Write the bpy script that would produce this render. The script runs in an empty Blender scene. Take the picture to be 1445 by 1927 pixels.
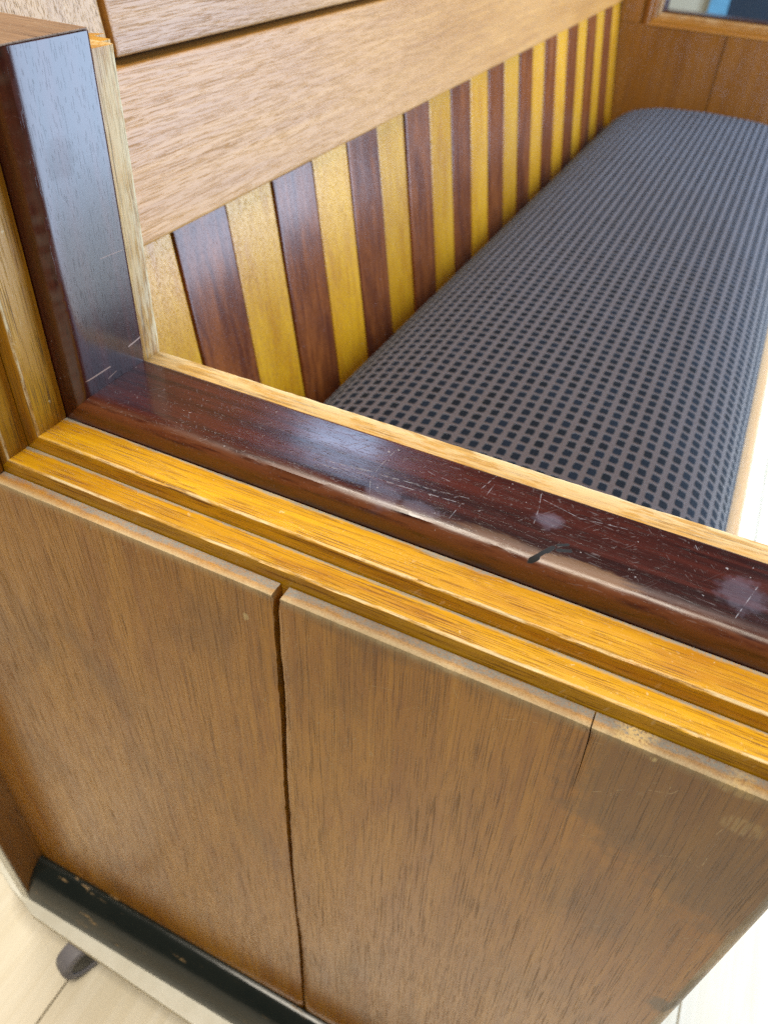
import bpy, bmesh, math, random
from mathutils import Vector, Matrix, noise as mnoise

# ------------------------------------------------------------------ set-up
U = 0.22                                    # metres per survey unit
OX, OY, OZ = -0.9, 5.32, -4.75              # survey point that becomes the world origin (floor under the bench)
def W(x, y, z): return Vector(((x-OX)*U, (y-OY)*U, (z-OZ)*U))
SC = bpy.context.scene
COL = SC.collection
R = random.Random(7)

# ------------------------------------------------------------------ camera
PX, PY, F = 722.5, 963.5, 1441.973
AX = Vector((0.90001936, 0.32225679, -0.29345477))
AY = Vector((0.43234891, -0.57493975, 0.69463566))
AZ = Vector((0.05513225, -0.7520604, -0.65678428))
def cam2w(v): v = Vector(v); return Vector((AX.dot(v), AY.dot(v), AZ.dot(v)))
def px_on_y(px, py, y):                      # pixel of the end panel -> survey (x, z) on the plane y
    r = cam2w((px-PX, py-PY, F)); t = y/r.y
    return r.x*t, r.z*t
cam = bpy.data.cameras.new('camera'); co = bpy.data.objects.new('camera', cam); COL.objects.link(co)
r, u, b = cam2w((1,0,0)), cam2w((0,-1,0)), cam2w((0,0,-1))
m = Matrix((r, u, b)).transposed().to_4x4(); m.translation = W(0,0,0); co.matrix_world = m
cam.sensor_fit = 'VERTICAL'; cam.sensor_height = 36; cam.lens = F/1927*36
cam.clip_start = 0.01; cam.clip_end = 100
cam.dof.use_dof = True; cam.dof.focus_distance = 0.40; cam.dof.aperture_fstop = 9.5
SC.camera = co

# ------------------------------------------------------------------ light
wd = bpy.data.worlds.new('World'); SC.world = wd; wd.use_nodes = True
wd.node_tree.nodes['Background'].inputs[0].default_value = (1.0, 0.98, 0.95, 1)
wd.node_tree.nodes['Background'].inputs[1].default_value = 0.045
def area(name, loc, target, sx, sy, radiance, col):
    l = bpy.data.lights.new(name, 'AREA'); l.shape = 'RECTANGLE'; l.size = sx; l.size_y = sy
    l.energy = radiance*math.pi*sx*sy; l.color = col
    o = bpy.data.objects.new(name, l); COL.objects.link(o); o.location = loc
    o.rotation_euler = (Vector(target)-Vector(loc)).to_track_quat('-Z', 'Y').to_euler()
    return o
area('window_light', W(6.4, 10.2, 0.2), W(0, 9.9, -0.6), 2.7, 2.15, 7.2, (0.54, 0.73, 1.0))
area('skylight', W(-7.3, 14.3, 9.3), W(-0.9, 1.35, -1.1), 0.46, 0.32, 9.0, (0.46, 0.68, 1.0))
area('ceiling_lamp', W(-3.6, 2.6, 10.0), W(-1.0, 1.2, -1.3), 0.5, 0.5, 32.0, (1.0, 0.93, 0.80))
area('overhead_fill', W(-1.2, -2.2, 10.0), W(-1.2, -1.6, -1.3), 1.4, 1.2, 12.5, (1.0, 0.91, 0.76))  # added broad fill that brightens the near floor and panel; no fixture known
area('far_ceiling_light', W(-0.2, 8.0, 10.0), W(-0.4, 7.0, -1.3), 1.2, 1.2, 1.9, (1.0, 0.95, 0.87))
SC.view_settings.view_transform = 'Standard'; SC.view_settings.look = 'None'
SC.view_settings.exposure = 0.5; SC.view_settings.gamma = 1.0
SC.render.engine = 'CYCLES'
SC.cycles.max_bounces = 6; SC.cycles.diffuse_bounces = 3; SC.cycles.glossy_bounces = 3
SC.cycles.use_denoising = False

# ------------------------------------------------------------------ node helpers
class NT:
    def __init__(s, name):
        s.m = bpy.data.materials.new(name); s.m.use_nodes = True
        s.t = s.m.node_tree; s.t.nodes.clear()
        s.out = s.t.nodes.new('ShaderNodeOutputMaterial')
        s.b = s.t.nodes.new('ShaderNodeBsdfPrincipled'); s.t.links.new(s.b.outputs[0], s.out.inputs[0])
    def n(s, typ, **kw):
        k = s.t.nodes.new(typ)
        for a, v in kw.items(): setattr(k, a, v)
        return k
    def put(s, sock, v):
        if isinstance(v, bpy.types.NodeSocket): s.t.links.new(v, sock)
        elif v is not None:
            if sock.type == 'RGBA' and len(v) == 3: v = (*v, 1)
            sock.default_value = v
    def math(s, op, a, b=None, c=None, clamp=False):
        k = s.n('ShaderNodeMath', operation=op, use_clamp=clamp)
        s.put(k.inputs[0], a); s.put(k.inputs[1], b); s.put(k.inputs[2], c); return k.outputs[0]
    def vmath(s, op, a, b=None, scale=None):
        k = s.n('ShaderNodeVectorMath', operation=op)
        s.put(k.inputs[0], a); s.put(k.inputs[1], b)
        if scale is not None: s.put(k.inputs['Scale'], scale)
        return k.outputs['Value'] if op in ('LENGTH', 'DISTANCE', 'DOT_PRODUCT') else k.outputs[0]
    def mix(s, f, a, b, blend='MIX'):
        k = s.n('ShaderNodeMix', data_type='RGBA', blend_type=blend)
        s.put(k.inputs[0], f); s.put(k.inputs[6], a); s.put(k.inputs[7], b); return k.outputs[2]
    def fmix(s, f, a, b):
        k = s.n('ShaderNodeMix', data_type='FLOAT')
        s.put(k.inputs[0], f); s.put(k.inputs[2], a); s.put(k.inputs[3], b); return k.outputs[0]
    def noise(s, vec, scale=1.0, detail=3.0, rough=0.55, dist=0.0):
        k = s.n('ShaderNodeTexNoise'); s.put(k.inputs['Vector'], vec)
        k.inputs['Scale'].default_value = scale; k.inputs['Detail'].default_value = detail
        k.inputs['Roughness'].default_value = rough; k.inputs['Distortion'].default_value = dist
        return k.outputs[0]
    def step(s, v, lo, hi):
        k = s.n('ShaderNodeMapRange', interpolation_type='SMOOTHSTEP'); s.put(k.inputs[0], v)
        s.put(k.inputs[1], lo); s.put(k.inputs[2], hi); return k.outputs[0]
    def scl(s, vec, xyz): return s.vmath('MULTIPLY', vec, xyz)
    def attr(s, name): return s.n('ShaderNodeAttribute', attribute_name=name).outputs['Fac']
    def coords(s):
        tc = s.n('ShaderNodeTexCoord').outputs['Object']
        oi = s.n('ShaderNodeAttribute', attribute_type='OBJECT', attribute_name='piece').outputs['Fac']
        cb = s.n('ShaderNodeCombineXYZ')
        s.put(cb.inputs[0], s.math('MULTIPLY', oi, 3.7)); s.put(cb.inputs[1], s.math('MULTIPLY', oi, 7.3)); s.put(cb.inputs[2], s.math('MULTIPLY', oi, 5.1))
        return tc, s.vmath('ADD', tc, cb.outputs[0]), oi
    def bump(s, h, dist, strength=1.0, nrm=None):
        k = s.n('ShaderNodeBump'); s.put(k.inputs['Height'], h); k.inputs['Distance'].default_value = dist
        k.inputs['Strength'].default_value = strength
        if nrm: s.put(k.inputs['Normal'], nrm)
        return k.outputs[0]
    def done(s, col, rough, nrm=None, coat=0, coat_rough=0.1, spec=0.5):
        s.put(s.b.inputs['Base Color'], col); s.put(s.b.inputs['Roughness'], rough)
        if nrm: s.put(s.b.inputs['Normal'], nrm)
        s.put(s.b.inputs['Coat Weight'], coat); s.put(s.b.inputs['Coat Roughness'], coat_rough)
        s.put(s.b.inputs['Specular IOR Level'], spec)
        return s.m
MATS = {}
def gv(axis, along, across):
    v = [across]*3; v['XYZ'.index(axis)] = along; return tuple(v)

def segs_mask(n, P, segs):
    """thin scratches: P is a position socket, segs = [(p0, p1, width)] in metres"""
    tot = None
    for p0, p1, w in segs:
        p0, p1 = Vector(p0), Vector(p1); ba = p1-p0
        d = n.vmath('SUBTRACT', P, tuple(p0))
        h = n.math('MULTIPLY', n.vmath('DOT_PRODUCT', d, tuple(ba)), 1/ba.length_squared, clamp=True)
        q = n.vmath('SUBTRACT', d, n.vmath('SCALE', tuple(ba), scale=h))
        L = n.vmath('LENGTH', q)
        k = n.n('ShaderNodeMapRange'); n.put(k.inputs[0], L); k.inputs[1].default_value = w; k.inputs[2].default_value = w*0.35
        tot = k.outputs[0] if tot is None else n.math('MAXIMUM', tot, k.outputs[0])
    return tot
def blob(n, P, c, rad, nz, wob=0.6):
    d = n.vmath('LENGTH', n.vmath('DIVIDE', n.vmath('SUBTRACT', P, tuple(c)), tuple(rad)))
    d = n.math('ADD', d, n.math('MULTIPLY', n.math('SUBTRACT', nz, 0.5), wob*2))
    k = n.n('ShaderNodeMapRange', interpolation_type='SMOOTHSTEP'); n.put(k.inputs[0], d); k.inputs[1].default_value = 1.05; k.inputs[2].default_value = 0.55
    return k.outputs[0]

def oak(name, axis, dark, light, pore=(0.05,0.018,0.004), pore_amt=0.75, rough=0.34, wear=0.0, specks=0.25,
        worncol=(0.66,0.52,0.30), coat=0.0, porescale=(30, 1700), scuff=0.25, extra=None, tilt=0.0, stain=0.0, wearfloor=0.15, spec=0.5):
    n = NT(name); tc, P, rnd = n.coords()
    if tilt:
        k = n.n('ShaderNodeVectorRotate', rotation_type='Y_AXIS'); n.put(k.inputs['Vector'], P); k.inputs['Angle'].default_value = tilt; P = k.outputs[0]
    wv = n.n('ShaderNodeTexNoise'); n.put(wv.inputs['Vector'], n.scl(P, gv(axis, 4.0, 9.0))); wv.inputs['Scale'].default_value = 1; wv.inputs['Detail'].default_value = 2
    P2 = n.vmath('ADD', P, n.vmath('SCALE', wv.outputs[1], scale=0.004))      # the grain wanders
    band = n.noise(n.scl(P2, gv(axis, 3.0, 130)), 1, 4, 0.6, 0.3)
    big = n.noise(n.scl(P, gv(axis, 3.0, 14)), 1, 3, 0.5, 0.3)
    fine = n.noise(n.scl(P2, gv(axis, 7, 520)), 1, 4, 0.7)
    pn = n.noise(n.scl(P2, gv(axis, *porescale)), 1, 2, 0.55)
    clus = n.step(n.noise(n.scl(P2, gv(axis, 4, 170)), 1, 3, 0.5, 0.3), 0.34, 0.62)
    pores = n.math('MULTIPLY', n.step(pn, 0.56, 0.63), n.math('ADD', 0.55, n.math('MULTIPLY', clus, 0.45)))
    t = n.step(n.math('ADD', n.math('MULTIPLY', band, 0.36), n.math('ADD', n.math('MULTIPLY', big, 0.34), n.math('MULTIPLY', fine, 0.36))), 0.34, 0.74)
    col = n.mix(t, dark, light)
    if stain: col = n.mix(n.math('MULTIPLY', n.step(n.noise(n.scl(P, gv(axis, 11, 60)), 1, 4, 0.65), 0.50, 0.68), stain), col, tuple(c*k for c, k in zip(dark, (0.8, 0.62, 1.2))))
    col = n.mix(n.math('MULTIPLY', pores, pore_amt), col, pore)
    # every piece of timber a touch different
    hv = n.n('ShaderNodeHueSaturation'); n.put(hv.inputs['Color'], col)
    n.put(hv.inputs['Value'], n.math('ADD', 0.88, n.math('MULTIPLY', rnd, 0.24))); col = hv.outputs[0]
    rg = n.math('ADD', rough, n.math('ADD', n.math('MULTIPLY', pores, 0.25), n.math('MULTIPLY', n.math('SUBTRACT', big, 0.5), 0.22)))
    h = n.math('MULTIPLY', pores, -1.0)
    # worn bare wood along edges (attribute wear painted on the chamfers) and rubbed patches
    wn = n.noise(n.scl(P, gv(axis, 60, 420)), 1, 4, 0.65)
    wl = n.noise(P, 22, 3, 0.5)
    edge = n.math('MULTIPLY', n.attr('wear'), n.math('ADD', wearfloor, n.math('MULTIPLY', n.step(n.math('ADD', n.math('MULTIPLY', wn, 0.6), n.math('MULTIPLY', wl, 0.5)), 0.47, 0.60), 1-wearfloor)))
    if wear:
        rub = n.math('MULTIPLY', n.step(wn, 0.60, 0.70), n.math('MULTIPLY', n.step(wl, 0.50, 0.68), wear))
        edge = n.math('MAXIMUM', edge, rub)
    col = n.mix(edge, col, worncol); rg = n.fmix(edge, rg, 0.7)
    # nicks
    v = n.n('ShaderNodeTexVoronoi'); nd = n.n('ShaderNodeTexNoise'); n.put(nd.inputs['Vector'], P); nd.inputs['Scale'].default_value = 420; n.put(v.inputs['Vector'], n.vmath('ADD', P, n.vmath('SCALE', nd.outputs[1], scale=0.0045))); v.inputs['Scale'].default_value = 150
    sep = n.n('ShaderNodeSeparateColor'); n.put(sep.inputs[0], v.outputs['Color'])
    nick = n.math('MULTIPLY', n.math('LESS_THAN', v.outputs['Distance'], n.math('MULTIPLY', sep.outputs[1], 0.14)), n.math('LESS_THAN', sep.outputs[0], specks*0.6))
    col = n.mix(n.math('MULTIPLY', nick, 0.5), col, worncol)
    # fine scuffs
    k = n.n('ShaderNodeVectorRotate', rotation_type='EULER_XYZ'); n.put(k.inputs['Vector'], P); k.inputs['Rotation'].default_value = (0.5, 0.9, 0.7)
    sc1 = n.step(n.noise(n.scl(k.outputs[0], (18, 520, 520)), 1, 1, 0.4), 0.695, 0.73)
    sc1 = n.math('MULTIPLY', sc1, n.math('MULTIPLY', n.step(n.noise(P, 16, 2, 0.5), 0.48, 0.62), scuff))
    col = n.mix(sc1, col, worncol)
    # dust lying in the corners
    dn = n.noise(P, 60, 4, 0.65); dn2 = n.noise(P, 900, 2, 0.6)
    dl = n.noise(P, 14, 2, 0.5)
    dust = n.step(n.math('ADD', n.attr('dust'), n.math('ADD', n.math('MULTIPLY', n.math('SUBTRACT', dn, 0.5), 0.9), n.math('MULTIPLY', n.math('SUBTRACT', dl, 0.5), 0.8))), 0.50, 0.85)
    dust = n.math('MULTIPLY', dust, n.step(dn2, 0.05, 0.70), clamp=True)
    col = n.mix(n.math('MULTIPLY', dust, 0.85), col, (0.205, 0.25, 0.265)); rg = n.fmix(dust, rg, 0.95)
    if extra: col, rg = extra(n, tc, P, col, rg)
    nrm = n.bump(n.math('ADD', h, n.math('ADD', n.math('MULTIPLY', fine, 0.35), n.math('MULTIPLY', edge, -0.8))), 0.00035, 0.55)
    m = n.done(col, rg, nrm, coat, n.math('ADD', rg, -0.04), spec); MATS[name] = m; return m

def mahogany(name, axis, dark, light, rough=0.16, haze=0.5, extra=None, specks=0.35, scuff=0.5, coat=0.6, spec=0.5):
    n = NT(name); tc, P, rnd = n.coords()
    band = n.noise(n.scl(P, gv(axis, 4.0, 110)), 1, 4, 0.6, 0.6)
    big = n.noise(n.scl(P, gv(axis, 3.5, 24)), 1, 3, 0.5)
    fine = n.noise(n.scl(P, gv(axis, 50, 1300)), 1, 2, 0.5)
    t = n.step(n.math('ADD', n.math('MULTIPLY', band, 0.6), n.math('ADD', n.math('MULTIPLY', big, 0.3), n.math('MULTIPLY', fine, 0.22))), 0.40, 0.78)
    col = n.mix(t, dark, light)
    por = n.step(n.noise(n.scl(P, gv(axis, 120, 1400)), 1, 1, 0.5), 0.62, 0.70)
    col = n.mix(n.math('MULTIPLY', por, 0.6), col, tuple(c*0.35 for c in dark))
    rg = n.math('ADD', rough, n.math('MULTIPLY', n.step(n.noise(P, 13, 4, 0.6), 0.42, 0.75), 0.16*haze))
    # edge wear to orange-brown bare timber
    wn = n.noise(n.scl(P, gv(axis, 30, 260)), 1, 4, 0.6)
    edge = n.math('MULTIPLY', n.attr('wear'), n.step(wn, 0.26, 0.56))
    col = n.mix(n.math('MULTIPLY', edge, 0.75), col, (0.21, 0.062, 0.013)); rg = n.fmix(edge, rg, 0.5)
    # tiny specks of dust and nicks
    v = n.n('ShaderNodeTexVoronoi'); nd = n.n('ShaderNodeTexNoise'); n.put(nd.inputs['Vector'], P); nd.inputs['Scale'].default_value = 600; n.put(v.inputs['Vector'], n.vmath('ADD', P, n.vmath('SCALE', nd.outputs[1], scale=0.003))); v.inputs['Scale'].default_value = 260
    sep = n.n('ShaderNodeSeparateColor'); n.put(sep.inputs[0], v.outputs['Color'])
    nick = n.math('MULTIPLY', n.math('LESS_THAN', v.outputs['Distance'], n.math('MULTIPLY', sep.outputs[1], 0.17)), n.math('LESS_THAN', sep.outputs[0], specks*0.55))
    msk = nick
    for rot, th in (((0.2, 0.1, 0.12), 0.69), ((0.1, 0.3, 0.9), 0.70), ((0.3, -0.2, -0.7), 0.705), ((0.1, 0.1, 2.2), 0.715)):
        k = n.n('ShaderNodeVectorRotate', rotation_type='EULER_XYZ'); n.put(k.inputs['Vector'], P); k.inputs['Rotation'].default_value = rot
        s1 = n.step(n.noise(n.scl(k.outputs[0], (26, 900, 900)), 1, 1, 0.4), th, th+0.03)
        zone = n.step(n.noise(n.vmath('ADD', P, (rot[2], rot[1], 0.3)), 11, 3, 0.6), 0.44, 0.60)
        msk = n.math('MAXIMUM', msk, n.math('MULTIPLY', n.math('MULTIPLY', s1, zone), scuff))
    col = n.mix(n.math('MULTIPLY', msk, 0.55), col, (0.36, 0.34, 0.36)); rg = n.fmix(msk, rg, 0.55)
    dn = n.noise(P, 60, 4, 0.65)
    dust = n.step(n.math('ADD', n.attr('dust'), n.math('MULTIPLY', n.math('SUBTRACT', dn, 0.5), 0.5)), 0.55, 0.85)
    col = n.mix(n.math('MULTIPLY', dust, 0.7), col, (0.24, 0.29, 0.30)); rg = n.fmix(dust, rg, 0.95)
    if extra: col, rg = extra(n, tc, P, col, rg)
    wob = n.noise(n.scl(P, gv(axis, 8, 60)), 1, 2, 0.5)
    nrm = n.bump(n.math('ADD', n.math('MULTIPLY', wob, 1.2), n.math('ADD', n.math('MULTIPLY', por, -0.25), n.math('MULTIPLY', msk, -0.4))), 0.0003, 0.5)
    m = n.done(col, rg, nrm, coat, rg, spec); MATS[name] = m; return m

YD, YL = (0.40, 0.178, 0.003), (0.64, 0.350, 0.006)          # golden oak
BD, BL = (0.235, 0.098, 0.020), (0.36, 0.172, 0.042)        # brown oak
TD, TL = (0.35, 0.138, 0.018), (0.52, 0.238, 0.042)          # tan oak of the backrest
MD, ML = (0.020, 0.0048, 0.0034), (0.105, 0.026, 0.0085)    # mahogany

# -- the arm rail carries the marks seen in the photograph
def on_top(px, py, z=-1.1445):
    r_ = cam2w((px-PX, py-PY, F)); t = z/r_.z; p = W(r_.x*t, r_.y*t, z); return p
def arm_marks(n, tc, P, col, rg):
    A = on_top
    lines = []
    def L(x0, y0, x1, y1, w=0.00022): lines.append((A(x0, y0), A(x1, y1), w))
    L(742,850,712,880); L(712,880,697,905); L(697,905,695,930,0.0002)
    L(620,868,690,886,0.0003); L(640,880,760,915,0.0002); L(660,876,750,902,0.00025); L(690,888,790,912,0.00018)
    L(720,905,870,948,0.0003); L(800,918,882,938,0.00025); L(600,872,640,884,0.0003); L(760,905,840,930,0.00016)
    L(1018,930,1014,955); L(1014,955,1004,985,0.0002); L(1022,940,1090,975,0.0002); L(1090,975,1180,996,0.00018)
    L(905,920,935,895); L(915,932,930,912); L(868,948,845,975); L(940,865,955,880); L(1298,1005,1312,1035)
    L(880,1000,895,1020,0.0003); L(900,1005,918,1022,0.0003); L(930,1010,945,1030,0.0002); L(1425,1104,1385,1160,0.00025)
    L(1385,1160,1372,1180,0.0002)
    R2 = random.Random(4)
    for i in range(7):
        x = R2.uniform(560, 820); y = 830+(x-560)*0.33+R2.uniform(-25, 30); l = R2.uniform(15, 55)
        s_ = R2.choice((0.28, 0.36, 0.45, -0.8)); L(x, y, x+l, y+l*s_, R2.uniform(0.00010, 0.0002))
    for i in range(4):
        x = 1065+i*11; L(x, 1062+i*5.6, x+R2.uniform(-2, 3), 1080+i*5.6+R2.uniform(-4, 5), 0.00014)
    flat = n.scl(tc, (1, 1, 0.45))
    lines = [(Vector((a.x, a.y, a.z*0.45)), Vector((b_.x, b_.y, b_.z*0.45)), w_) for a, b_, w_ in lines]
    msk = segs_mask(n, flat, lines)
    bn = n.noise(tc, 170, 4, 0.6); bn2 = n.noise(n.scl(tc, (120, 700, 300)), 1, 3, 0.6)
    sm = None
    for (x, y, rx, ry, k) in ((720, 930, 0.012, 0.010, 0.40), (790, 955, 0.013, 0.005, 0.4), (1032, 980, 0.0085, 0.0075, 0.55), (1395, 1120, 0.013, 0.014, 0.40), (640, 860, 0.03, 0.010, 0.25)):
        g = n.math('MULTIPLY', blob(n, tc, A(x, y), (rx, ry, 0.03), bn, 0.55), k)
        sm = g if sm is None else n.math('MAXIMUM', sm, g)
    sm = n.math('MULTIPLY', sm, n.math('ADD', 0.35, bn2))
    col = n.mix(n.math('MULTIPLY', sm, 0.75), col, (0.15, 0.13, 0.19)); rg = n.fmix(sm, rg, 0.42)
    bare = n.math('MULTIPLY', n.math('MAXIMUM', blob(n, tc, A(1095, 1072), (0.030, 0.0060, 0.006), bn2, 0.5), n.math('MULTIPLY', blob(n, tc, A(935, 1012), (0.026, 0.005, 0.006), bn2, 0.5), 0.5)), 0.4)
    col = n.mix(bare, col, (0.26, 0.135, 0.055)); rg = n.fmix(bare, rg, 0.40)
    brk = n.step(n.noise(tc, 260, 3, 0.6), 0.40, 0.58)
    msk = n.math('MULTIPLY', msk, brk)
    col = n.mix(n.math('MULTIPLY', msk, 0.42), col, (0.46, 0.46, 0.52)); rg = n.fmix(msk, rg, 0.5)
    F3 = lambda x, y: (lambda q: Vector((q.x, q.y, q.z*0.45)))(A(x, y))
    scar = segs_mask(n, flat, [(F3(988,1052), F3(1010,1047), 0.0021), (F3(1005,1048), F3(1040,1030), 0.0015), (F3(1028,1038), F3(1038,1031), 0.0016), (F3(1050,1035), F3(1072,1037), 0.0014), (F3(1050,1026), F3(1068,1025), 0.0011)])
    scar = n.step(n.math('ADD', scar, n.math('MULTIPLY', n.math('SUBTRACT', bn, 0.5), 0.7)), 0.20, 0.42)
    col = n.mix(scar, col, (0.004, 0.004, 0.005)); rg = n.fmix(scar, rg, 0.95)
    return col, rg
mahogany('mahogany_arm', 'X', (0.013, 0.0032, 0.0032), (0.070, 0.0145, 0.0095), 0.17, 0.8, arm_marks, 0.30, 0.25, coat=0.3)
def post_marks(n, tc, P, col, rg):
    def A(px, py):
        r_ = cam2w((px-PX, py-PY, F)); t = -1.3918/r_.x; return W(-1.3918, r_.y*t, r_.z*t)
    msk = segs_mask(n, tc, [(A(160,721), A(208,690), 0.0006), (A(243,652), A(266,633), 0.0006), (A(205,712), A(220,698), 0.0003), (A(190,487), A(232,470), 0.00025)])
    col = n.mix(n.math('MULTIPLY', msk, 0.75), col, (0.42, 0.24, 0.16)); rg = n.fmix(msk, rg, 0.6)
    bn = n.noise(tc, 120, 4, 0.6)
    sm = blob(n, tc, A(115, 300), (0.03, 0.012, 0.011), bn, 0.6)
    rg = n.fmix(n.math('MULTIPLY', sm, 0.28), rg, 0.5)
    return col, rg
mahogany('mahogany_post', 'Z', (0.022, 0.0045, 0.0040), (0.060, 0.0110, 0.0085), 0.19, 0.4, post_marks, 0.2, 0.1, coat=0.35, spec=0.5)
mahogany('mahogany_slat', 'Z', (0.085, 0.019, 0.0065), (0.255, 0.070, 0.014), 0.20, 0.4, None, 0.2, 0.3, coat=0.0, spec=0.4)
mahogany('mahogany_far', 'X', MD, ML, 0.22, 0.6)
oak('oak_arm', 'X', YD, YL, pore=(0.16, 0.055, 0.004), pore_amt=0.9, stain=0.55, wear=0.55, specks=0.30, rough=0.36)
oak('oak_upright', 'Z', (0.33, 0.14, 0.006), (0.55, 0.27, 0.014), stain=0.5, wear=0.25, specks=0.2, rough=0.34)
oak('oak_inner', 'X', (0.40, 0.19, 0.028), (0.58, 0.33, 0.060), wear=0.9, specks=0.3, rough=0.42)
oak('oak_slat', 'Z', (0.42, 0.172, 0.003), (0.62, 0.305, 0.006), pore=(0.24, 0.08, 0.003), pore_amt=0.6, stain=0.4, wear=0.12, coat=0.0, rough=0.27, specks=0.10, scuff=0.1)
oak('oak_board', 'Y', TD, TL, pore=(0.17, 0.07, 0.018), coat=0.2, rough=0.40, specks=0.08, pore_amt=0.42, porescale=(26, 2300), scuff=0.12)
oak('oak_stile', 'Z', (0.36, 0.17, 0.035), (0.50, 0.26, 0.060), pore=(0.09, 0.04, 0.012), coat=0.1, rough=0.35, specks=0.1)
oak('oak_frame', 'Z', BD, BL, coat=0.2, rough=0.30)
oak('oak_rail', 'Y', (0.46, 0.30, 0.15), (0.60, 0.42, 0.24), pore=(0.25, 0.14, 0.06), pore_amt=0.4, rough=0.45, specks=0.1)
oak('oak_far', 'Z', (0.165, 0.058, 0.007), (0.27, 0.105, 0.012), coat=0.25, rough=0.34, pore_amt=0.4, scuff=0.3)
oak('oak_far_frame', 'X', (0.26, 0.10, 0.012), (0.40, 0.175, 0.022), rough=0.34, pore_amt=0.4)
oak('end_grain', 'X', (0.16, 0.075, 0.034), (0.32, 0.19, 0.10), rough=0.62, wear=0.5, specks=0.1, worncol=(0.40, 0.34, 0.24))
def panel_marks(n, tc, P, col, rg):
    A = lambda x, y: W(*(lambda q: (q[0], 1.0, q[1]))(px_on_y(x, y, 1.0)))
    bn = n.noise(tc, 60, 4, 0.65); fn = n.noise(n.scl(tc, (700, 700, 60)), 1, 2, 0.6)
    blot = n.step(n.noise(n.scl(tc, (16, 16, 9)), 1, 5, 0.62), 0.48, 0.74)
    col = n.mix(n.math('MULTIPLY', blot, 0.40), col, (0.125, 0.050, 0.010))
    st = None
    for (x, y, rx, rz, k) in ((1265, 1905, 0.018, 0.012, 0.85), (1380, 1720, 0.020, 0.018, 0.45), (1150, 1420, 0.014, 0.02, 0.45), (1300, 1880, 0.012, 0.03, 0.6), (1280, 1520, 0.06, 0.07, 0.5), (1400, 1620, 0.05, 0.09, 0.5), (1000, 1300, 0.07, 0.02, 0.35), (1150, 1700, 0.05, 0.05, 0.22), (700, 1200, 0.06, 0.012, 0.35)):
        g = n.math('MULTIPLY', blob(n, tc, A(x, y), (rx, 0.05, rz), bn, 0.8), k); st = g if st is None else n.math('MAXIMUM', st, g)
    col = n.mix(n.math('MULTIPLY', st, 0.8), col, (0.055, 0.040, 0.022))
    lt = None
    for (x, y, rx, rz, k) in ((1195, 1395, 0.014, 0.0045, 0.9), (1385, 1490, 0.010, 0.004, 0.4), (462, 1160, 0.0022, 0.004, 0.9), (1395, 1555, 0.010, 0.008, 0.35), (1229, 1429, 0.002, 0.0022, 1.0), (1170, 1384, 0.006, 0.003, 0.7)):
        g = n.math('MULTIPLY', blob(n, tc, A(x, y), (rx, 0.05, rz), bn, 0.5), k); lt = g if lt is None else n.math('MAXIMUM', lt, g)
    lt = n.math('MULTIPLY', lt, n.step(fn, 0.38, 0.52))
    col = n.mix(lt, col, (0.50, 0.36, 0.15))
    ls = []
    R3 = random.Random(12)
    for q in ((1115,1490,1180,1486),(1220,1487,1262,1494),(1262,1494,1275,1488),(945,1352,1010,1360),(605,1340,650,1352),(980,1630,1010,1680),(1290,1610,1320,1640),(1320,1630,1330,1615),(1090,1570,1120,1578),(640,1330,648,1345),(1150,1490,1148,1500),(1250,1500,1262,1480),(1230,1610,1270,1612),(700,1290,745,1300),(760,1335,790,1331),(850,1290,862,1315)):
        ls.append((A(q[0], q[1]), A(q[2], q[3]), 0.00028))
    for i in range(26):
        x = R3.uniform(560, 1420); y = R3.uniform(1250, 1880); a = R3.uniform(-0.9, 1.3); l = R3.uniform(8, 40)
        ls.append((A(x, y), A(x+l*math.cos(a), y+l*math.sin(a)), R3.uniform(0.00012, 0.00026)))
    msk = n.math('MULTIPLY', segs_mask(n, tc, ls), n.step(n.noise(tc, 400, 2, 0.6), 0.40, 0.55))
    col = n.mix(n.math('MULTIPLY', msk, 0.6), col, (0.52, 0.38, 0.19))
    return col, rg
oak('panel_oak', 'Z', (0.27, 0.098, 0.005), (0.460, 0.208, 0.013), pore=(0.085, 0.032, 0.006), pore_amt=0.55, coat=0.0, spec=0.45, rough=0.19, specks=0.14, worncol=(0.46, 0.345, 0.19), porescale=(24, 1600), scuff=0.3, extra=panel_marks, tilt=0.03, stain=0.35, wearfloor=0.7)

def simple(name, col, rough, col2=None, nscale=40, spec=0.5, metal=0.0):
    n = NT(name); tc, P, rnd = n.coords()
    t = n.step(n.noise(P, nscale, 4, 0.6), 0.35, 0.7)
    c = n.mix(t, col, col2 or tuple(x*0.8 for x in col))
    n.put(n.b.inputs['Metallic'], metal)
    nr = n.bump(n.noise(P, nscale*6, 3, 0.6), 0.0004, 0.4)
    m = n.done(c, n.math('ADD', rough-0.05, n.math('MULTIPLY', t, 0.12)), nr, spec=spec); MATS[name] = m; return m
simple('cream_paint', (0.74, 0.72, 0.62), 0.45, (0.66, 0.63, 0.52), 30)
simple('cream_edge', (0.58, 0.51, 0.36), 0.6, (0.50, 0.43, 0.29), 60)
simple('gap_dark', (0.012, 0.007, 0.004), 0.9, (0.02, 0.01, 0.006))
simple('rubber_grey', (0.20, 0.19, 0.21), 0.55)
simple('hub_black', (0.012, 0.014, 0.014), 0.5)
simple('steel', (0.45, 0.45, 0.46), 0.4, None, 40, 0.5, 1.0)
simple('wall_cream', (0.62, 0.56, 0.42), 0.8, (0.58, 0.52, 0.38), 3)
simple('navy_paint', (0.018, 0.035, 0.060), 0.4)
simple('sky_blue_paint', (0.16, 0.42, 0.62), 0.4)
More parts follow.
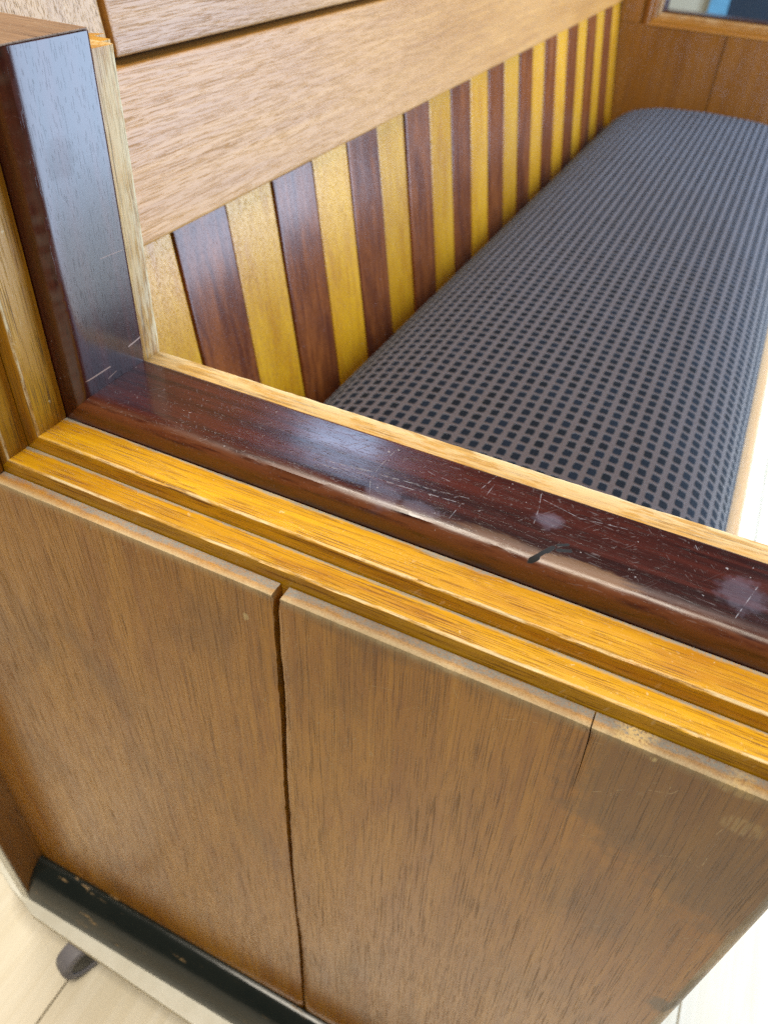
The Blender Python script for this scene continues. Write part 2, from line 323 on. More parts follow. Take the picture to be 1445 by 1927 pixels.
def black_rail():
    n = NT('black_paint'); tc, P, rnd = n.coords()
    w = n.step(n.noise(n.scl(P, (35, 160, 160)), 1, 4, 0.65), 0.60, 0.66)
    zone = n.step(n.noise(n.scl(P, (14, 60, 60)), 1, 2, 0.5), 0.50, 0.62)
    chip = n.math('MULTIPLY', w, zone)
    c = n.mix(n.noise(P, 40, 3, 0.6), (0.007, 0.011, 0.010), (0.016, 0.019, 0.016))
    c = n.mix(chip, c, (0.33, 0.21, 0.09))
    rg = n.fmix(chip, n.math('ADD', 0.10, n.math('MULTIPLY', n.noise(P, 25, 3, 0.6), 0.14)), 0.8)
    MATS['black_paint'] = n.done(c, rg, n.bump(n.noise(n.scl(P, (30, 300, 300)), 1, 3, 0.6), 0.0003, 0.4))
black_rail()
def floor_mat():
    n = NT('floor_laminate'); tc, P, rnd = n.coords()
    a = n.noise(n.scl(P, (26, 1.6, 1)), 1, 5, 0.6, 0.8); f = n.noise(n.scl(P, (240, 9, 1)), 1, 3, 0.6)
    t = n.step(n.math('ADD', n.math('MULTIPLY', a, 0.7), n.math('MULTIPLY', f, 0.3)), 0.30, 0.72)
    c = n.mix(t, (0.74, 0.655, 0.49), (0.86, 0.795, 0.66))
    c = n.mix(n.math('MULTIPLY', n.step(n.noise(P, 7, 4, 0.6), 0.5, 0.8), 0.25), c, (0.86, 0.79, 0.65))
    hv = n.n('ShaderNodeHueSaturation'); n.put(hv.inputs['Color'], c); n.put(hv.inputs['Value'], n.math('ADD', 0.94, n.math('MULTIPLY', rnd, 0.12)))
    MATS['floor_laminate'] = n.done(hv.outputs[0], n.math('ADD', 0.24, n.math('MULTIPLY', f, 0.14)), n.bump(f, 0.0002, 0.3))
floor_mat()
def fabric_mat():
    n = NT('check_velvet'); tc, P, rnd = n.coords()
    uv = n.n('ShaderNodeUVMap').outputs[0]
    dn = n.n('ShaderNodeTexNoise'); n.put(dn.inputs['Vector'], n.scl(uv, (1, 1, 1))); dn.inputs['Scale'].default_value = 3.2; dn.inputs['Detail'].default_value = 3
    uvw = n.vmath('ADD', uv, n.vmath('SCALE', n.vmath('SUBTRACT', dn.outputs[1], (0.5, 0.5, 0.5)), scale=0.16))
    fr = n.vmath('SUBTRACT', n.vmath('FRACTION', uvw), (0.5, 0.5, 0.5))
    s = n.n('ShaderNodeSeparateXYZ'); n.put(s.inputs[0], fr)
    au = n.math('DIVIDE', n.math('ABSOLUTE', s.outputs[0]), 0.305); av = n.math('DIVIDE', n.math('ABSOLUTE', s.outputs[1]), 0.360)
    d = n.math('ADD', n.math('POWER', au, 6.0), n.math('POWER', av, 6.0))
    k = n.n('ShaderNodeMapRange', interpolation_type='SMOOTHSTEP'); n.put(k.inputs[0], d); k.inputs[1].default_value = 1.35; k.inputs[2].default_value = 0.75
    sq = k.outputs[0]
    fl = n.vmath('FLOOR', uvw); wn = n.n('ShaderNodeTexWhiteNoise', noise_dimensions='2D'); n.put(wn.inputs['Vector'], fl)
    thr = n.noise(n.scl(uv, (14, 14, 1)), 1, 2, 0.7); thr2 = n.noise(n.scl(uv, (30, 4, 1)), 1, 2, 0.7)
    base = n.mix(thr2, (0.042, 0.027, 0.022), (0.094, 0.063, 0.052))
    lines = n.math('MAXIMUM', n.step(n.math('ABSOLUTE', s.outputs[0]), 0.465, 0.49), n.step(n.math('ABSOLUTE', s.outputs[1]), 0.465, 0.49))
    base = n.mix(n.math('MULTIPLY', lines, 0.25), base, (0.05, 0.03, 0.035))
    pile = n.mix(n.math('MULTIPLY', wn.outputs[0], n.math('ADD', 0.3, thr)), (0.0010, 0.0016, 0.0035), (0.0040, 0.0080, 0.0170))
    c = n.mix(sq, base, pile)
    nr = n.bump(n.math('ADD', n.math('MULTIPLY', sq, 1.0), n.math('MULTIPLY', thr, 0.5)), 0.0014, 0.9)
    n.put(n.b.inputs['Sheen Weight'], n.fmix(sq, 0.32, 0.03)); n.put(n.b.inputs['Sheen Roughness'], 0.45); n.put(n.b.inputs['Sheen Tint'], (0.62, 0.80, 1.0, 1))
    MATS['check_velvet'] = n.done(c, 0.85, nr, spec=0.15)
fabric_mat()

# ------------------------------------------------------------------ mesh helpers
def finish(name, bm, mats, parent=None, smooth=True, loc=None, dust=None, wear=None, angle=40, recalc=True):
    if recalc: bmesh.ops.recalc_face_normals(bm, faces=bm.faces)
    me = bpy.data.meshes.new(name); bm.to_mesh(me); bm.free()
    for mm in (mats if isinstance(mats, (list, tuple)) else [mats]): me.materials.append(MATS[mm])
    if smooth:
        me.shade_smooth()
        me.set_sharp_from_angle(angle=math.radians(angle))
    for nm, vals in (('dust', dust), ('wear', wear)):
        if vals:
            a = me.attributes.new(nm, 'FLOAT', 'POINT'); a.data.foreach_set('value', vals)
    o = bpy.data.objects.new(name, me); COL.objects.link(o)
    if smooth and len(me.polygons) < 30000 and name != 'seat_cushion':       # broad faces stay flat, only the arrises turn the light
        wm = o.modifiers.new('weighted_normal', 'WEIGHTED_NORMAL'); wm.mode = 'FACE_AREA'; wm.weight = 90; wm.keep_sharp = True
    if parent: o.parent = parent
    if loc is not None: o.location = loc
    o['piece'] = R.random()
    return o
def tag(o, label=None, cat=None, group=None, kind=None):
    if label: o['label'] = label
    if cat: o['category'] = cat
    if group: o['group'] = group
    if kind: o['kind'] = kind
    return o
def empty(name, loc=(0,0,0), parent=None):
    o = bpy.data.objects.new(name, None); COL.objects.link(o); o.location = loc; o.empty_display_size = 0.1
    if parent: o.parent = parent
    return o
def loft(rings, closed=True, caps=True, bm=None):
    """rings: lists of equally many points -> skin"""
    bm = bm or bmesh.new(); vs = [[bm.verts.new(p) for p in r] for r in rings]; k = len(rings[0])
    for a, b in zip(vs, vs[1:]):
        for i in range(k if closed else k-1):
            bm.faces.new((a[i], a[(i+1) % k], b[(i+1) % k], b[i]))
    if caps and closed:
        if caps != 'end': bm.faces.new(vs[0][::-1])
        bm.faces.new(vs[-1])
    return bm
def bevel_box(x0, x1, y0, y1, z0, z1, bev=0.004, seg=2):
    """box in survey units, edges rounded"""
    bm = bmesh.new(); bmesh.ops.create_cube(bm, size=1)
    p0, p1 = W(x0, y0, z0), W(x1, y1, z1)
    for v in bm.verts: v.co = Vector([(p0[i]+p1[i])/2 + v.co[i]*(p1[i]-p0[i]) for i in range(3)])
    if bev: bmesh.ops.bevel(bm, geom=bm.edges[:], offset=bev*U, segments=seg, profile=0.5, affect='EDGES')
    return bm
def box(name, mat, parent, x0, x1, y0, y1, z0, z1, bev=0.004, **kw):
    return finish(name, bevel_box(x0, x1, y0, y1, z0, z1, bev), mat, parent, **kw)

# ------------------------------------------------------------------ setting
floor_bm = bmesh.new()
vs = [floor_bm.verts.new(W(x, y, -4.775)) for x, y in ((-12,-8),(16,-8),(16,24),(-12,24))]; floor_bm.faces.new(vs)
floor = tag(finish('floor', floor_bm, 'cream_edge', smooth=False), kind='structure')
PWID, PLEN = 1.0193, 5.9
pm = bmesh.new(); bmesh.ops.create_cube(pm, size=1)
for v in pm.verts: v.co = Vector((v.co.x*(PWID-0.009)*U, v.co.y*(PLEN-0.009)*U, (v.co.z-0.5)*0.02*U))
bmesh.ops.bevel(pm, geom=[e for e in pm.edges], offset=0.004*U, segments=1, affect='EDGES')
proto = None
for i in range(-6, 14):
    off = ((i*37) % 10)/10*PLEN
    for j in range(-2, 5):
        x = -1.95+(i+0.5)*PWID; y = -2+off+j*PLEN
        if y < -9 or y > 23: continue
        loc = W(x, y, -4.75)
        if proto is None: proto = finish('floor_plank', pm, 'floor_laminate', floor, loc=loc, smooth=False)
        else:
            c = proto.copy(); COL.objects.link(c); c.location = loc; c.parent = floor; c['piece'] = R.random()
tag(box('wall', 'wall_cream', None, -14, 16, 24.0, 24.5, -4.75, 9, 0.0), kind='structure')

# ------------------------------------------------------------------ the bench
bench = tag(empty('wooden_bench'), 'worn oak and mahogany high backed bench with a blue checked seat', 'bench')
S = 11.245                                    # far end mirrors the near one: y -> S - y
XB, ZB = -1.56, -1.313                       # corner of the moulded frame
X1 = 0.525                                   # front edge of the ends
ZT = -0.339                                  # top of the corner post
def nz(x, s=1.0, k=0.0): return mnoise.noise(Vector((x*s, k*7.31, 0.37)))

# profile pieces: (name, arm material, upright material, [(y, o, wear, dust)], top of upright)
PIECES = [
 ('moulding_strip', 'oak_arm', 'oak_upright', [(1.045,-0.05,0,0),(1.045,0.039,0,0),(1.045,0.0425,0.9,0),(1.0480,0.045,1,0),(1.0515,0.0451,0,0),(1.092,0.045,0,0.0),(1.106,0.045,0,0.58),(1.1150,0.045,0,1),(1.1150,-0.05,0,0)], -0.378),
 ('moulding_strip', 'oak_arm', 'oak_upright', [(1.118,-0.05,0,0),(1.118,0.086,0,0),(1.118,0.0903,0.9,0),(1.1212,0.093,1,0),(1.125,0.0931,0,0),(1.192,0.093,0,0.0),(1.209,0.093,0,0.52),(1.2190,0.093,0,0.98),(1.2190,-0.05,0,0)], -0.363),
 ('rail', 'mahogany_arm', 'mahogany_post', [(1.222,-0.03,0,0),(1.222,0.093,0.1,0.55),(1.222,0.100,0.35,0.1),(1.222,0.125,0.6,0),(1.2227,0.138,0.8,0),(1.2250,0.1475,0.8,0),(1.2295,0.1560,0.7,0),(1.2365,0.1622,0.45,0),(1.2460,0.1660,0.25,0),(1.2580,0.1678,0.05,0),(1.275,0.1683,0,0),(1.36,0.1685,0,0),(1.4625,0.1683,0,0),(1.4690,0.1672,0.05,0),(1.4732,0.1640,0.15,0),(1.475,0.158,0,0),(1.475,-0.03,0,0)], ZT),
 ('inner_strip', 'oak_inner', 'oak_upright', [(1.4755,-0.03,0,0),(1.4755,0.144,0,0.2),(1.479,0.1478,0,0.25),(1.50,0.1485,0.30,0),(1.553,0.148,0.6,0),(1.561,0.1467,1,0),(1.565,0.142,1,0),(1.565,-0.03,0,0)], -0.379),
 ('inner_moulding', 'oak_inner', 'oak_upright', [(1.5655,-0.05,0,0),(1.5655,0.100,0,0),(1.569,0.105,0,0),(1.601,0.105,0,0),(1.605,0.101,0,0),(1.605,0.056,0,0),(1.609,0.052,0,0),(1.641,0.052,0,0),(1.645,0.049,0,0),(1.645,0.047,0,0),(1.640,0.0445,0,0),(1.575,-0.05,0,0)], -0.38),
]
def sweep(name, mat, parent, prof, vertical, flip, ztop, xend=X1):
    rings, dust, wear = [], [], []
    if vertical: prof = [(prof[0][0], -0.42, 0, 0)] + prof + [(prof[-1][0], -0.42, 0, 0)]
    n = 90 if not flip else 6
    for i in range(n+1):
        t = i/n; ring = []
        for (y, o, w, d) in prof:
            oo = o
            a0 = (ZB+o) if vertical else (XB+o)
            if vertical and o < -0.1: a0 = ZB-0.05
            if not vertical and o < 0: a0 = XB+o
            a1 = ztop if vertical else xend
            s = a0+(a1-a0)*t; yy = y; oj = oo
            if not flip and w > 0.5 and o > 0 and 0.02 < t < 0.98:      # worn, uneven arrises
                j = (0.0045*max(0, nz(s, 5, y*9)+0.1)+0.0030*nz(s, 31, y*13)+0.0018*nz(s, 90, y*5))*w
                if name in ('rail', 'inner_strip'): j *= 0.4
                oj += -abs(j); yy += abs(j)*0.9 if name != 'inner_strip' else -abs(j)*0.6
            elif not flip and o > 0:
                oj += 0.0008*nz(s, 3, y*3)
            if flip: yy = S-yy
            ring.append(W(XB+oj, yy, s) if vertical else W(s, yy, ZB+oj))
            dd = d
            if d > 0 and not flip:                                     # more dust towards the corner
                dd = d + 0.25*max(0, 1-abs(s-a0)/0.10)*d
            wear.append((w*(0.35 if vertical and name == 'corner_post' else 1)) if not flip else w*0.3); dust.append(dd if not vertical else dd*0.25*max(0, 1-(s-a0)/0.35))
        rings.append(ring)
    bm = loft(rings, caps='end')                                        # the mitred start is buried in the corner
    return finish(name, bm, mat, parent, dust=dust, wear=wear, angle=32)

# plank outline of the outer face of the near end, from the photograph (crack and jog)
crackL = [(511,1108),(512,1135),(514,1175),(516,1211),(521,1276),(526,1342),(529,1407),(531,1441),(534,1508),(540,1587),(546,1640),(550,1682),(555,1726),(559,1760),(563,1815),(569,1894),(572,1940)]
crackR = [(531,1116),(523,1138),(524,1185),(527,1233),(532,1276),(535,1320),(537,1363),(538,1429),(541,1494),(544,1533),(550,1632),(556,1694),(558,1724),(565,1762),(569,1815),(573,1894),(576,1940)]
def edge_line(pts): return [px_on_y(x, y, 1.0) for x, y in pts]
ZBOT = -4.30
def plank(name, mat, parent, left, right, y0, y1, ztop, topwear, seed, flip=False, droop_l=lambda z: 1, droop_r=lambda z: 1):
    """upright plank: left/right = functions z -> x; worn, splintered top edge"""
    zs = []; z = ztop
    fr = [0, 0.004, 0.010, 0.018, 0.03, 0.05]
    zs = [ztop-f for f in fr] + [ztop-0.05-(ztop-0.05-ZBOT)*i/150 for i in range(1, 151)]
    nx = 60
    bm = bmesh.new(); wear = []; dust = []
    def S_(y): return S-y if flip else y
    front, grid = [], []
    cols = []
    for i in range(nx+1):
        t = i/nx
        col = []
        # top surface back -> front, then down the face
        def X(z, tt=t): return left(z)+(right(z)-left(z))*tt
        xt = X(ztop)
        ch = (0.0012+0.0035*max(0, nz(xt, 7, seed)+0.1)+0.004*max(0, nz(xt, 40, seed+1))+0.002*max(0,nz(xt, 140, seed+2)))*topwear + 0.0008
        edge_t = min(t, 1-t)*nx; dr = droop_l if t < 0.5 else droop_r
        for (yy, zz, w, d) in ((y1, ztop, 0, 1.0), (y0+(y1-y0)*0.55, ztop, 0.15, 0.72), (y0+(y1-y0)*0.3, ztop, 0.5, 0.30), (y0+ch*0.9, ztop-0.0008, 0.95, 0), (y0+ch*0.25, ztop-ch*0.55, 1, 0), (y0, ztop-ch*1.3-0.001, 0.85, 0)):
            v = bm.verts.new(W(X(zz), S_(yy), zz)); col.append(v); wear.append(w*topwear); dust.append(d*min(1, topwear))
        for zz in zs[3:]:
            w = 0.30*topwear if zz > ztop-0.02 else 0
            dy = 0.0012*nz(X(zz), 1.5, seed)
            if edge_t < 1: dy += 0.006*dr(zz)
            elif edge_t < 2: dy += 0.001*dr(zz)
            v = bm.verts.new(W(X(zz), S_(y0+dy), zz)); col.append(v); wear.append(w); dust.append(0)
        v = bm.verts.new(W(X(ZBOT), S_(y1), ZBOT)); col.append(v); wear.append(0); dust.append(0)
        cols.append(col)
    k = len(cols[0])
    for a, b in zip(cols, cols[1:]):
        for i in range(k): bm.faces.new((a[i], a[(i+1) % k], b[(i+1) % k], b[i]))
    for col in (cols[0], cols[-1]):                                  # end caps as strips, so that none spills over the face
        back = []
        for v in col:
            back.append(bm.verts.new((v.co.x, W(0, S_(y1), 0).y, v.co.z))); wear.append(0); dust.append(0)
        for q in range(k-1):
            try: bm.faces.new((col[q], col[q+1], back[q+1], back[q]))
            except ValueError: pass
    return finish(name, bm, mat, parent, dust=dust, wear=wear, angle=28, recalc=True)
def interp(line):
    pts = sorted(line, key=lambda p: -p[1])
    def f(z):
        if z >= pts[0][1]: return pts[0][0]
        for (xa, za), (xb, zb) in zip(pts, pts[1:]):
            if z >= zb: return xa+(xb-xa)*(z-za)/(zb-za) if zb != za else xb
        return pts[-1][0]
    return f
fL0, fR0 = interp(edge_line(crackL)), interp(edge_line(crackR))
def fL(z): return fL0(z)-0.0030*abs(nz(z, 16, 21))+0.0022*nz(z, 48, 22)
def fR(z): return fR0(z)+0.0024*abs(nz(z, 13, 23))+0.0022*nz(z, 44, 24)
def seam(z): return max(0.0, min(1.0, (z+1.62)/0.30))
hair = interp([px_on_y(x, y, 1.0) for x, y in ((1113,1368),(1107,1395),(1099,1420),(1091,1445),(1080,1475),(1068,1510),(1045,1580),(1010,1700),(960,1860))])

def make_end(flip):
    Y = (lambda y: S-y) if flip else (lambda y: y)
    core = box('side_panel', 'gap_dark', bench, -2.25, 0.47, min(Y(1.052), Y(1.575)), max(Y(1.052), Y(1.575)), -4.37, -1.35, 0.004)
    if not flip:
        tag(core, label='near end panel of cracked brown oak planks')
        c = lambda v: (lambda z: v)
        plank('plank', 'panel_oak', core, c(-2.249), fL, 1.0, 1.0420, ZB, 1.0, 1)
        plank('plank', 'panel_oak', core, fR, lambda z: hair(z)-0.0001-0.0030*seam(z), 1.0, 1.0420, ZB-0.0005, 1.25, 2, droop_r=seam)
        def chamf(z): return X1-0.018+0.004*nz(z, 6, 3)+0.003*nz(z, 25, 4)
        plank('plank', 'panel_oak', core, hair, chamf, 1.0, 1.0420, ZB-0.0005, 1.15, 2, droop_l=seam, droop_r=lambda z: 0)
        p2, p3 = core.children[-2], core.children[-1]; p3['piece'] = p2['piece']
        # worn, chamfered front arris of the end
        rings = []; wear = []
        for i in range(121):
            z = ZB-0.002+(ZBOT-ZB+0.002)*i/120; xx = chamf(z)+0.0006; j = 0.004*abs(nz(z, 14, 6))+0.003*abs(nz(z, 50, 7))
            rings.append([W(xx, 1.0445, z), W(xx, 1.0005+j*0.2, z), W(xx+0.010, 1.0035+j, z), W(X1+0.008-j*0.5, 1.018+j*1.2, z), W(X1+0.019, 1.030, z), W(X1+0.019, 1.0445, z)])
            wear += [0, 0.6, 1, 0.9, 0.4, 0]
        finish('edge_strip', loft(rings), 'panel_oak', core, wear=wear, angle=60)
        box('plank', 'panel_oak', core, -2.249, XB+0.02, 1.0, 1.0420, ZB+0.001, -0.38, 0.004)
    else:
        tag(core, label='far end panel of amber oak seen from inside')
        for a, b_ in ((-2.2, -0.664), (-0.656, 0.07), (0.074, X1)):
            box('plank', 'oak_far', core, a, b_, Y(1.04), Y(1.0), ZBOT, ZB, 0.004)
    # inner lining boards, seen at the far end above the cushion
    for a, b_ in ((-2.2, -0.702), (-0.694, 0.07), (0.074, X1-0.06)):
        box('inner_plank', 'oak_far', core, a, b_, min(Y(1.576), Y(1.637)), max(Y(1.576), Y(1.637)), -2.9, -1.268, 0.005)
    if flip:
        for a, b_ in ((-2.2, -1.585),):
            box('inner_plank', 'oak_far', core, a, b_, min(Y(1.576), Y(1.637)), max(Y(1.576), Y(1.637)), -1.266, -0.38, 0.005)
    arm = post = None
    for (nm, ma, mu, prof, zt) in sorted(PIECES, key=lambda p: p[0] != 'rail'):
        if nm == 'rail':
            arm = sweep('arm_rail' if True else nm, 'mahogany_far' if flip else ma, bench, prof, False, flip, zt)
            post = sweep('corner_post', 'mahogany_post', bench, prof, True, flip, zt)
        else:
            if flip: ma, mu = 'oak_far_frame', 'oak_far'
            sweep(nm, ma, arm, prof, False, flip, zt); sweep(nm, mu, post, prof, True, flip, zt)
    tag(arm, label='scratched dark mahogany arm rail' if not flip else None); 
    # weathered end grain capping the post
    yy = sorted((Y(1.2235), Y(1.4735)))
    box('end_cap', 'end_grain', post, XB-0.418, XB+0.162, yy[0], yy[1], ZT+0.0004, ZT+0.005, 0.0015)
    # skirting rail, rounded over, painted black
    prof = [(1.0, -4.30), (1.0, -4.160), (0.990, -4.1565), (0.972, -4.160), (0.950, -4.172), (0.928, -4.190), (0.906, -4.213), (0.886, -4.243), (0.868, -4.278), (0.855, -4.312), (0.846, -4.345), (0.842, -4.378), (0.95, -4.379)]
    finish('skirting_rail', loft([[W(x, Y(y), z) for y, z in prof] for x in (-2.248, -1.6, -1.0, -0.4, 0.1, X1)]), 'black_paint', bench, angle=60)
    st = box('rear_stile', 'oak_frame', bench, -2.315, -2.2505, min(Y(0.852), Y(1.575)), max(Y(0.852), Y(1.575)), -4.378, -0.36, 0.003)
    box('painted_edge', 'cream_paint', st, -2.315, -2.2515, min(Y(0.842), Y(0.8515)), max(Y(0.842), Y(0.8515)), -4.377, -0.36, 0.002)
make_end(False); make_end(True)

# the inside of the bench was surveyed at a scale of its own
K = 1.0605
def WK(x, y, z): return W(x*K, y*K, z*K)
def kbox(name, mat, parent, x0, x1, y0, y1, z0, z1, bev): return box(name, mat, parent, x0*K, x1*K, y0*K, y1*K, z0*K, z1*K, bev)
# ---- backrest, leaning back 0.153 per unit of height
LEAN = 0.153
def bx(z, off=0.0): return -1.70-(z+1.03)*LEAN+off
YA, YE = 1.60, 9.055
def back_piece(name, mat, parent, y0, y1, z0, z1, off, th, rnd=0.012, nseg=1, loc_y=None):
    """board lying in the leaning plane, rounded arrises towards the seat"""
    q = rnd
    ringp = [(z0, -th), (z0, -q), (z0+q*0.3, -q*0.3), (z0+q, 0), (z1-q, 0), (z1-q*0.3, -q*0.3), (z1, -q), (z1, -th)]
    ys = [(y0, q*0.8), (y0+q*0.35, q*0.25), (y0+q, 0)] + [(y0+q+(y1-y0-2*q)*i/nseg, 0) for i in range(1, nseg)] + [(y1-q, 0), (y1-q*0.35, q*0.25), (y1, q*0.8)]
    base = W(0, loc_y, 0) if loc_y is not None else None
    rings = []
    for y, dn in ys:
        ring = []
        for z, o in ringp:
            oo = o-dn if o > -th+1e-6 else o
            p = WK(bx(z, off+oo), y, z)
            ring.append(p)
        rings.append(ring)
    return finish(name, loft(rings), mat, parent, angle=35)
backing = back_piece('backrest', 'gap_dark', bench, YA-0.03, YE+0.02, -2.7, -0.02, -0.075, 0.05, 0.004)
back_piece('back_board', 'oak_board', backing, YA, YE, -1.03, -0.535, 0.004, 0.075, 0.017, 20)
back_piece('back_board', 'oak_board', backing, 1.972, YE-0.37, -0.517, -0.03, 0.006, 0.075, 0.017, 20)
back_piece('back_stile', 'oak_stile', backing, 1.48, 1.945, -0.513, -0.03, 0.012, 0.08, 0.012, 4)
back_piece('back_stile', 'oak_stile', backing, YE-0.345, YE, -0.513, -0.03, 0.012, 0.08, 0.012, 4)
back_piece('top_rail', 'oak_stile', backing, 1.48, YE, -0.027, 0.03, 0.02, 0.14, 0.015, 4)
PITCH = (YE-2.05)/22
sl = {}
for i in range(23):
    y0 = 2.05+(i-1)*PITCH; kind = 'oak_slat' if i % 2 == 0 else 'mahogany_slat'
    off = -0.026 if i % 2 == 0 else -0.021
    q = (y0, y0+PITCH)
    if kind not in sl:
        o = back_piece('slat', kind, backing, q[0]+0.003, q[1]-0.003, -2.62, -1.034, off, 0.05, 0.011)
        sl[kind] = (o, y0)
    else:
        src, ys = sl[kind]; o = src.copy(); COL.objects.link(o); o.parent = backing; o.location = (R.uniform(-0.0006, 0.0006), (y0-ys)*K*U+R.uniform(-0.0005, 0.0005), R.uniform(-0.0004, 0.0)); o['piece'] = R.random()

# ---- seat
kbox('seat_rail', 'oak_rail', bench, 0.375, 0.458, 1.575, YE, -2.75, -2.25, 0.012)
kbox('seat_board', 'oak_frame', bench, -1.6, 0.372, 1.575, YE, -2.45, -2.32, 0.004)
def catmull(pts, n):
    out = []
    P = [pts[0]]+pts+[pts[-1]]
    for i in range(1, len(P)-2):
        for k in range(n):
            t = k/n; a, b_, c, d = P[i-1], P[i], P[i+1], P[i+2]
            out.append(tuple(0.5*((2*b_[j])+(-a[j]+c[j])*t+(2*a[j]-5*b_[j]+4*c[j]-d[j])*t*t+(-a[j]+3*b_[j]-3*c[j]+d[j])*t**3) for j in (0, 1)))
    out.append(pts[-1]); return out
prof = catmull([(-1.57,-2.315),(-1.555,-2.16),(-1.50,-2.03),(-1.43,-1.95),(-1.33,-1.885),(-1.17,-1.835),(-0.98,-1.805),(-0.5,-1.785),(-0.08,-1.805),(0.12,-1.85),(0.25,-1.915),(0.335,-2.0),(0.375,-2.11),(0.384,-2.24),(0.380,-2.315)], 9)
bm = bmesh.new(); uvl = bm.loops.layers.uv.new('UVMap')
arc = [0]
for a, b_ in zip(prof, prof[1:]): arc.append(arc[-1]+math.hypot(b_[0]-a[0], b_[1]-a[1]))
ys = []
CY0, CY1 = 1.578, YE-0.012
for i in range(301):
    t = i/300; ys.append(CY0+(CY1-CY0)*(t if True else t))
for e in (0.01, 0.03, 0.06, 0.1): ys += [CY0+e, CY1-e]
ys = sorted(set(ys))
def endf(y):
    d = min(y-CY0, CY1-y); t = min(1.0, d/0.42); return 0.50+0.50*math.sqrt(max(0, 1-(1-t)**2.2))
rows = []; va = 0; prevz = None; vv = []
for y in ys:
    e = endf(y); z = -2.315+0.53*e
    if prevz is not None: va += math.hypot(y-prevz[0], z-prevz[1])
    prevz = (y, z); vv.append(va)
    row = []
    for (x, zz) in prof:
        bump = 0.006*nz(x+y*0.7, 1.3, 2)+0.0035*nz(y, 3.1, x)
        row.append(bm.verts.new(WK(x*1.0, y, -2.315+(zz+2.315)*e+bump*max(0, (zz+2.2)/0.4))))
    rows.append(row)
PU, PV = 0.0585, 0.0640
for j in range(len(rows)-1):
    for i in range(len(prof)-1):
        f = bm.faces.new((rows[j][i], rows[j][i+1], rows[j+1][i+1], rows[j+1][i]))
        for l, (ii, jj) in zip(f.loops, ((i,j),(i+1,j),(i+1,j+1),(i,j+1))):
            l[uvl].uv = (arc[ii]/PU, vv[jj]/PV)
bm.faces.new([r_[0] for r_ in rows]+[rows[-1][i] for i in range(1, len(prof))]+[r_[-1] for r_ in rows[-2::-1]]+[rows[0][i] for i in range(len(prof)-2, 0, -1)]) if False else None
for row in (rows[0], rows[-1]): bm.faces.new(row)
tag(finish('seat_cushion', bm, 'check_velvet', bench, angle=80), label='seat cushion in taupe velvet with rows of navy squares')

# ------------------------------------------------------------------ white dolly under the bench
dolly = tag(empty('furniture_dolly'), 'cream painted wheeled platform under the bench with grey casters', 'dolly')
deck = [(0.62,0.705),(-0.6,0.742),(-1.40,0.764),(-2.19,0.789),(-2.263,0.814),(-2.38,0.841),(-2.509,0.884),(-2.60,0.97),(-2.62,1.1),(-2.62,9.7),(0.62,9.7)]
bm = bmesh.new(); f = bm.faces.new([bm.verts.new(W(x, y, -4.435)) for x, y in deck])
ex = bmesh.ops.extrude_face_region(bm, geom=[f]); bmesh.ops.translate(bm, verts=[v for v in ex['geom'] if isinstance(v, bmesh.types.BMVert)], vec=(0,0,0.053*U))
bmesh.ops.bevel(bm, geom=[e for e in bm.edges if abs(e.verts[0].co.z-e.verts[1].co.z) < 1e-6], offset=0.006*U, segments=2, affect='EDGES', profile=0.5)
dk = finish('deck', bm, ['cream_paint', 'cream_edge'], dolly, angle=30)
for p in dk.data.polygons:
    if p.normal.z < 0.35: p.material_index = 1
def ring_lathe(prof, seg, c, ax, up):
    bm = bmesh.new(); side = ax.cross(up).normalized(); rings = []
    for k in range(seg):
        a = 2*math.pi*k/seg; d = up*math.cos(a)+side*math.sin(a)
        rings.append([bm.verts.new(c+ax*h*U+d*r_*U) for r_, h in prof])
    n_ = len(prof)
    for k in range(seg):
        a, b_ = rings[k], rings[(k+1) % seg]
        for i in range(n_-1): bm.faces.new((a[i], a[i+1], b_[i+1], b_[i]))
    bmesh.ops.remove_doubles(bm, verts=bm.verts, dist=1e-6)
    return bm
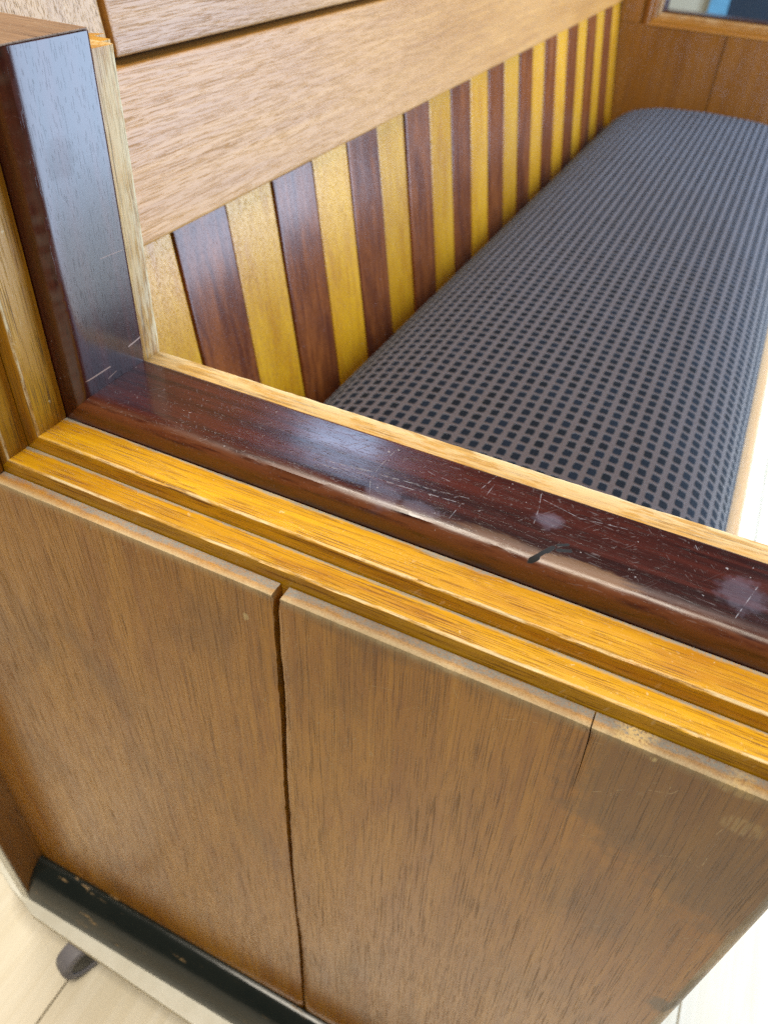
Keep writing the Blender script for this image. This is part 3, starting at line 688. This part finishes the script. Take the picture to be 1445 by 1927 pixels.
def caster(x, y, ang):
    ax = Vector((math.cos(ang), math.sin(ang), 0)); c = W(x, y, -4.75+0.128)
    wprof = [(0.080,-0.050),(0.110,-0.053),(0.122,-0.046),(0.128,-0.026),(0.128,0.026),(0.122,0.046),(0.110,0.053),(0.080,0.050),(0.076,0.03),(0.076,-0.03),(0.080,-0.050)]
    w_ = finish('wheel', ring_lathe(wprof, 32, c, ax, Vector((0,0,1))), 'rubber_grey', dolly)
    finish('hub', ring_lathe([(0.0,-0.044),(0.035,-0.050),(0.082,-0.044),(0.0825,0.044),(0.035,0.050),(0.0,0.044)], 24, c, ax, Vector((0,0,1))), 'hub_black', w_)
    bm = bmesh.new(); sd = ax.cross(Vector((0,0,1)))            # swivel fork: one cranked arm behind the wheel
    sd = sd if sd.y > 0 else -sd
    pts = [c-ax*0.066*U+sd*a*U+Vector((0,0,b_))*U for a, b_ in ((-0.025,-0.02),(0.025,-0.02),(0.19,0.14),(0.25,0.178),(0.09,0.178),(0.03,0.06))]
    lo = [bm.verts.new(p) for p in pts]; hi = [bm.verts.new(p-ax*0.010*U) for p in pts]
    bm.faces.new(lo); bm.faces.new(hi[::-1])
    for i in range(6): bm.faces.new((lo[i], lo[(i+1) % 6], hi[(i+1) % 6], hi[i]))
    finish('fork', bm, 'steel', dolly, smooth=False)
    finish('mount_plate', ring_lathe([(0.0,0.170),(0.09,0.170),(0.09,0.185),(0.0,0.185)], 20, c+sd*0.17*U, Vector((0,0,1)), Vector((1,0,0))), 'steel', dolly)
caster(-1.92, 0.80, -0.35)
caster(0.35, 0.95, 0.3); caster(-2.3, 9.3, 0.4); caster(0.3, 9.3, -0.2)

# ------------------------------------------------------------------ glimpsed beyond the far end
bd = tag(empty('door', W(0, 23.9, -4.75)), 'dark navy door in a pale blue frame beyond the far end', 'door')
def dbox(name, mat, x0, x1, y0, y1, z0, z1, parent):
    o = box(name, mat, None, x0, x1, y0, y1, z0, z1, 0.01)
    o.parent = parent; o.matrix_parent_inverse = Matrix.Translation(-W(0, 23.9, -4.75)); return o
dbox('leaf', 'navy_paint', -1.90, 2.2, 23.80, 23.95, -4.74, 4.6, bd)
dbox('frame', 'sky_blue_paint', -2.36, -1.91, 23.70, 23.97, -4.74, 4.9, bd)
dbox('frame', 'sky_blue_paint', 2.21, 2.66, 23.70, 23.97, -4.74, 4.9, bd)
dbox('frame', 'sky_blue_paint', -1.90, 2.2, 23.70, 23.97, 4.61, 4.9, bd)
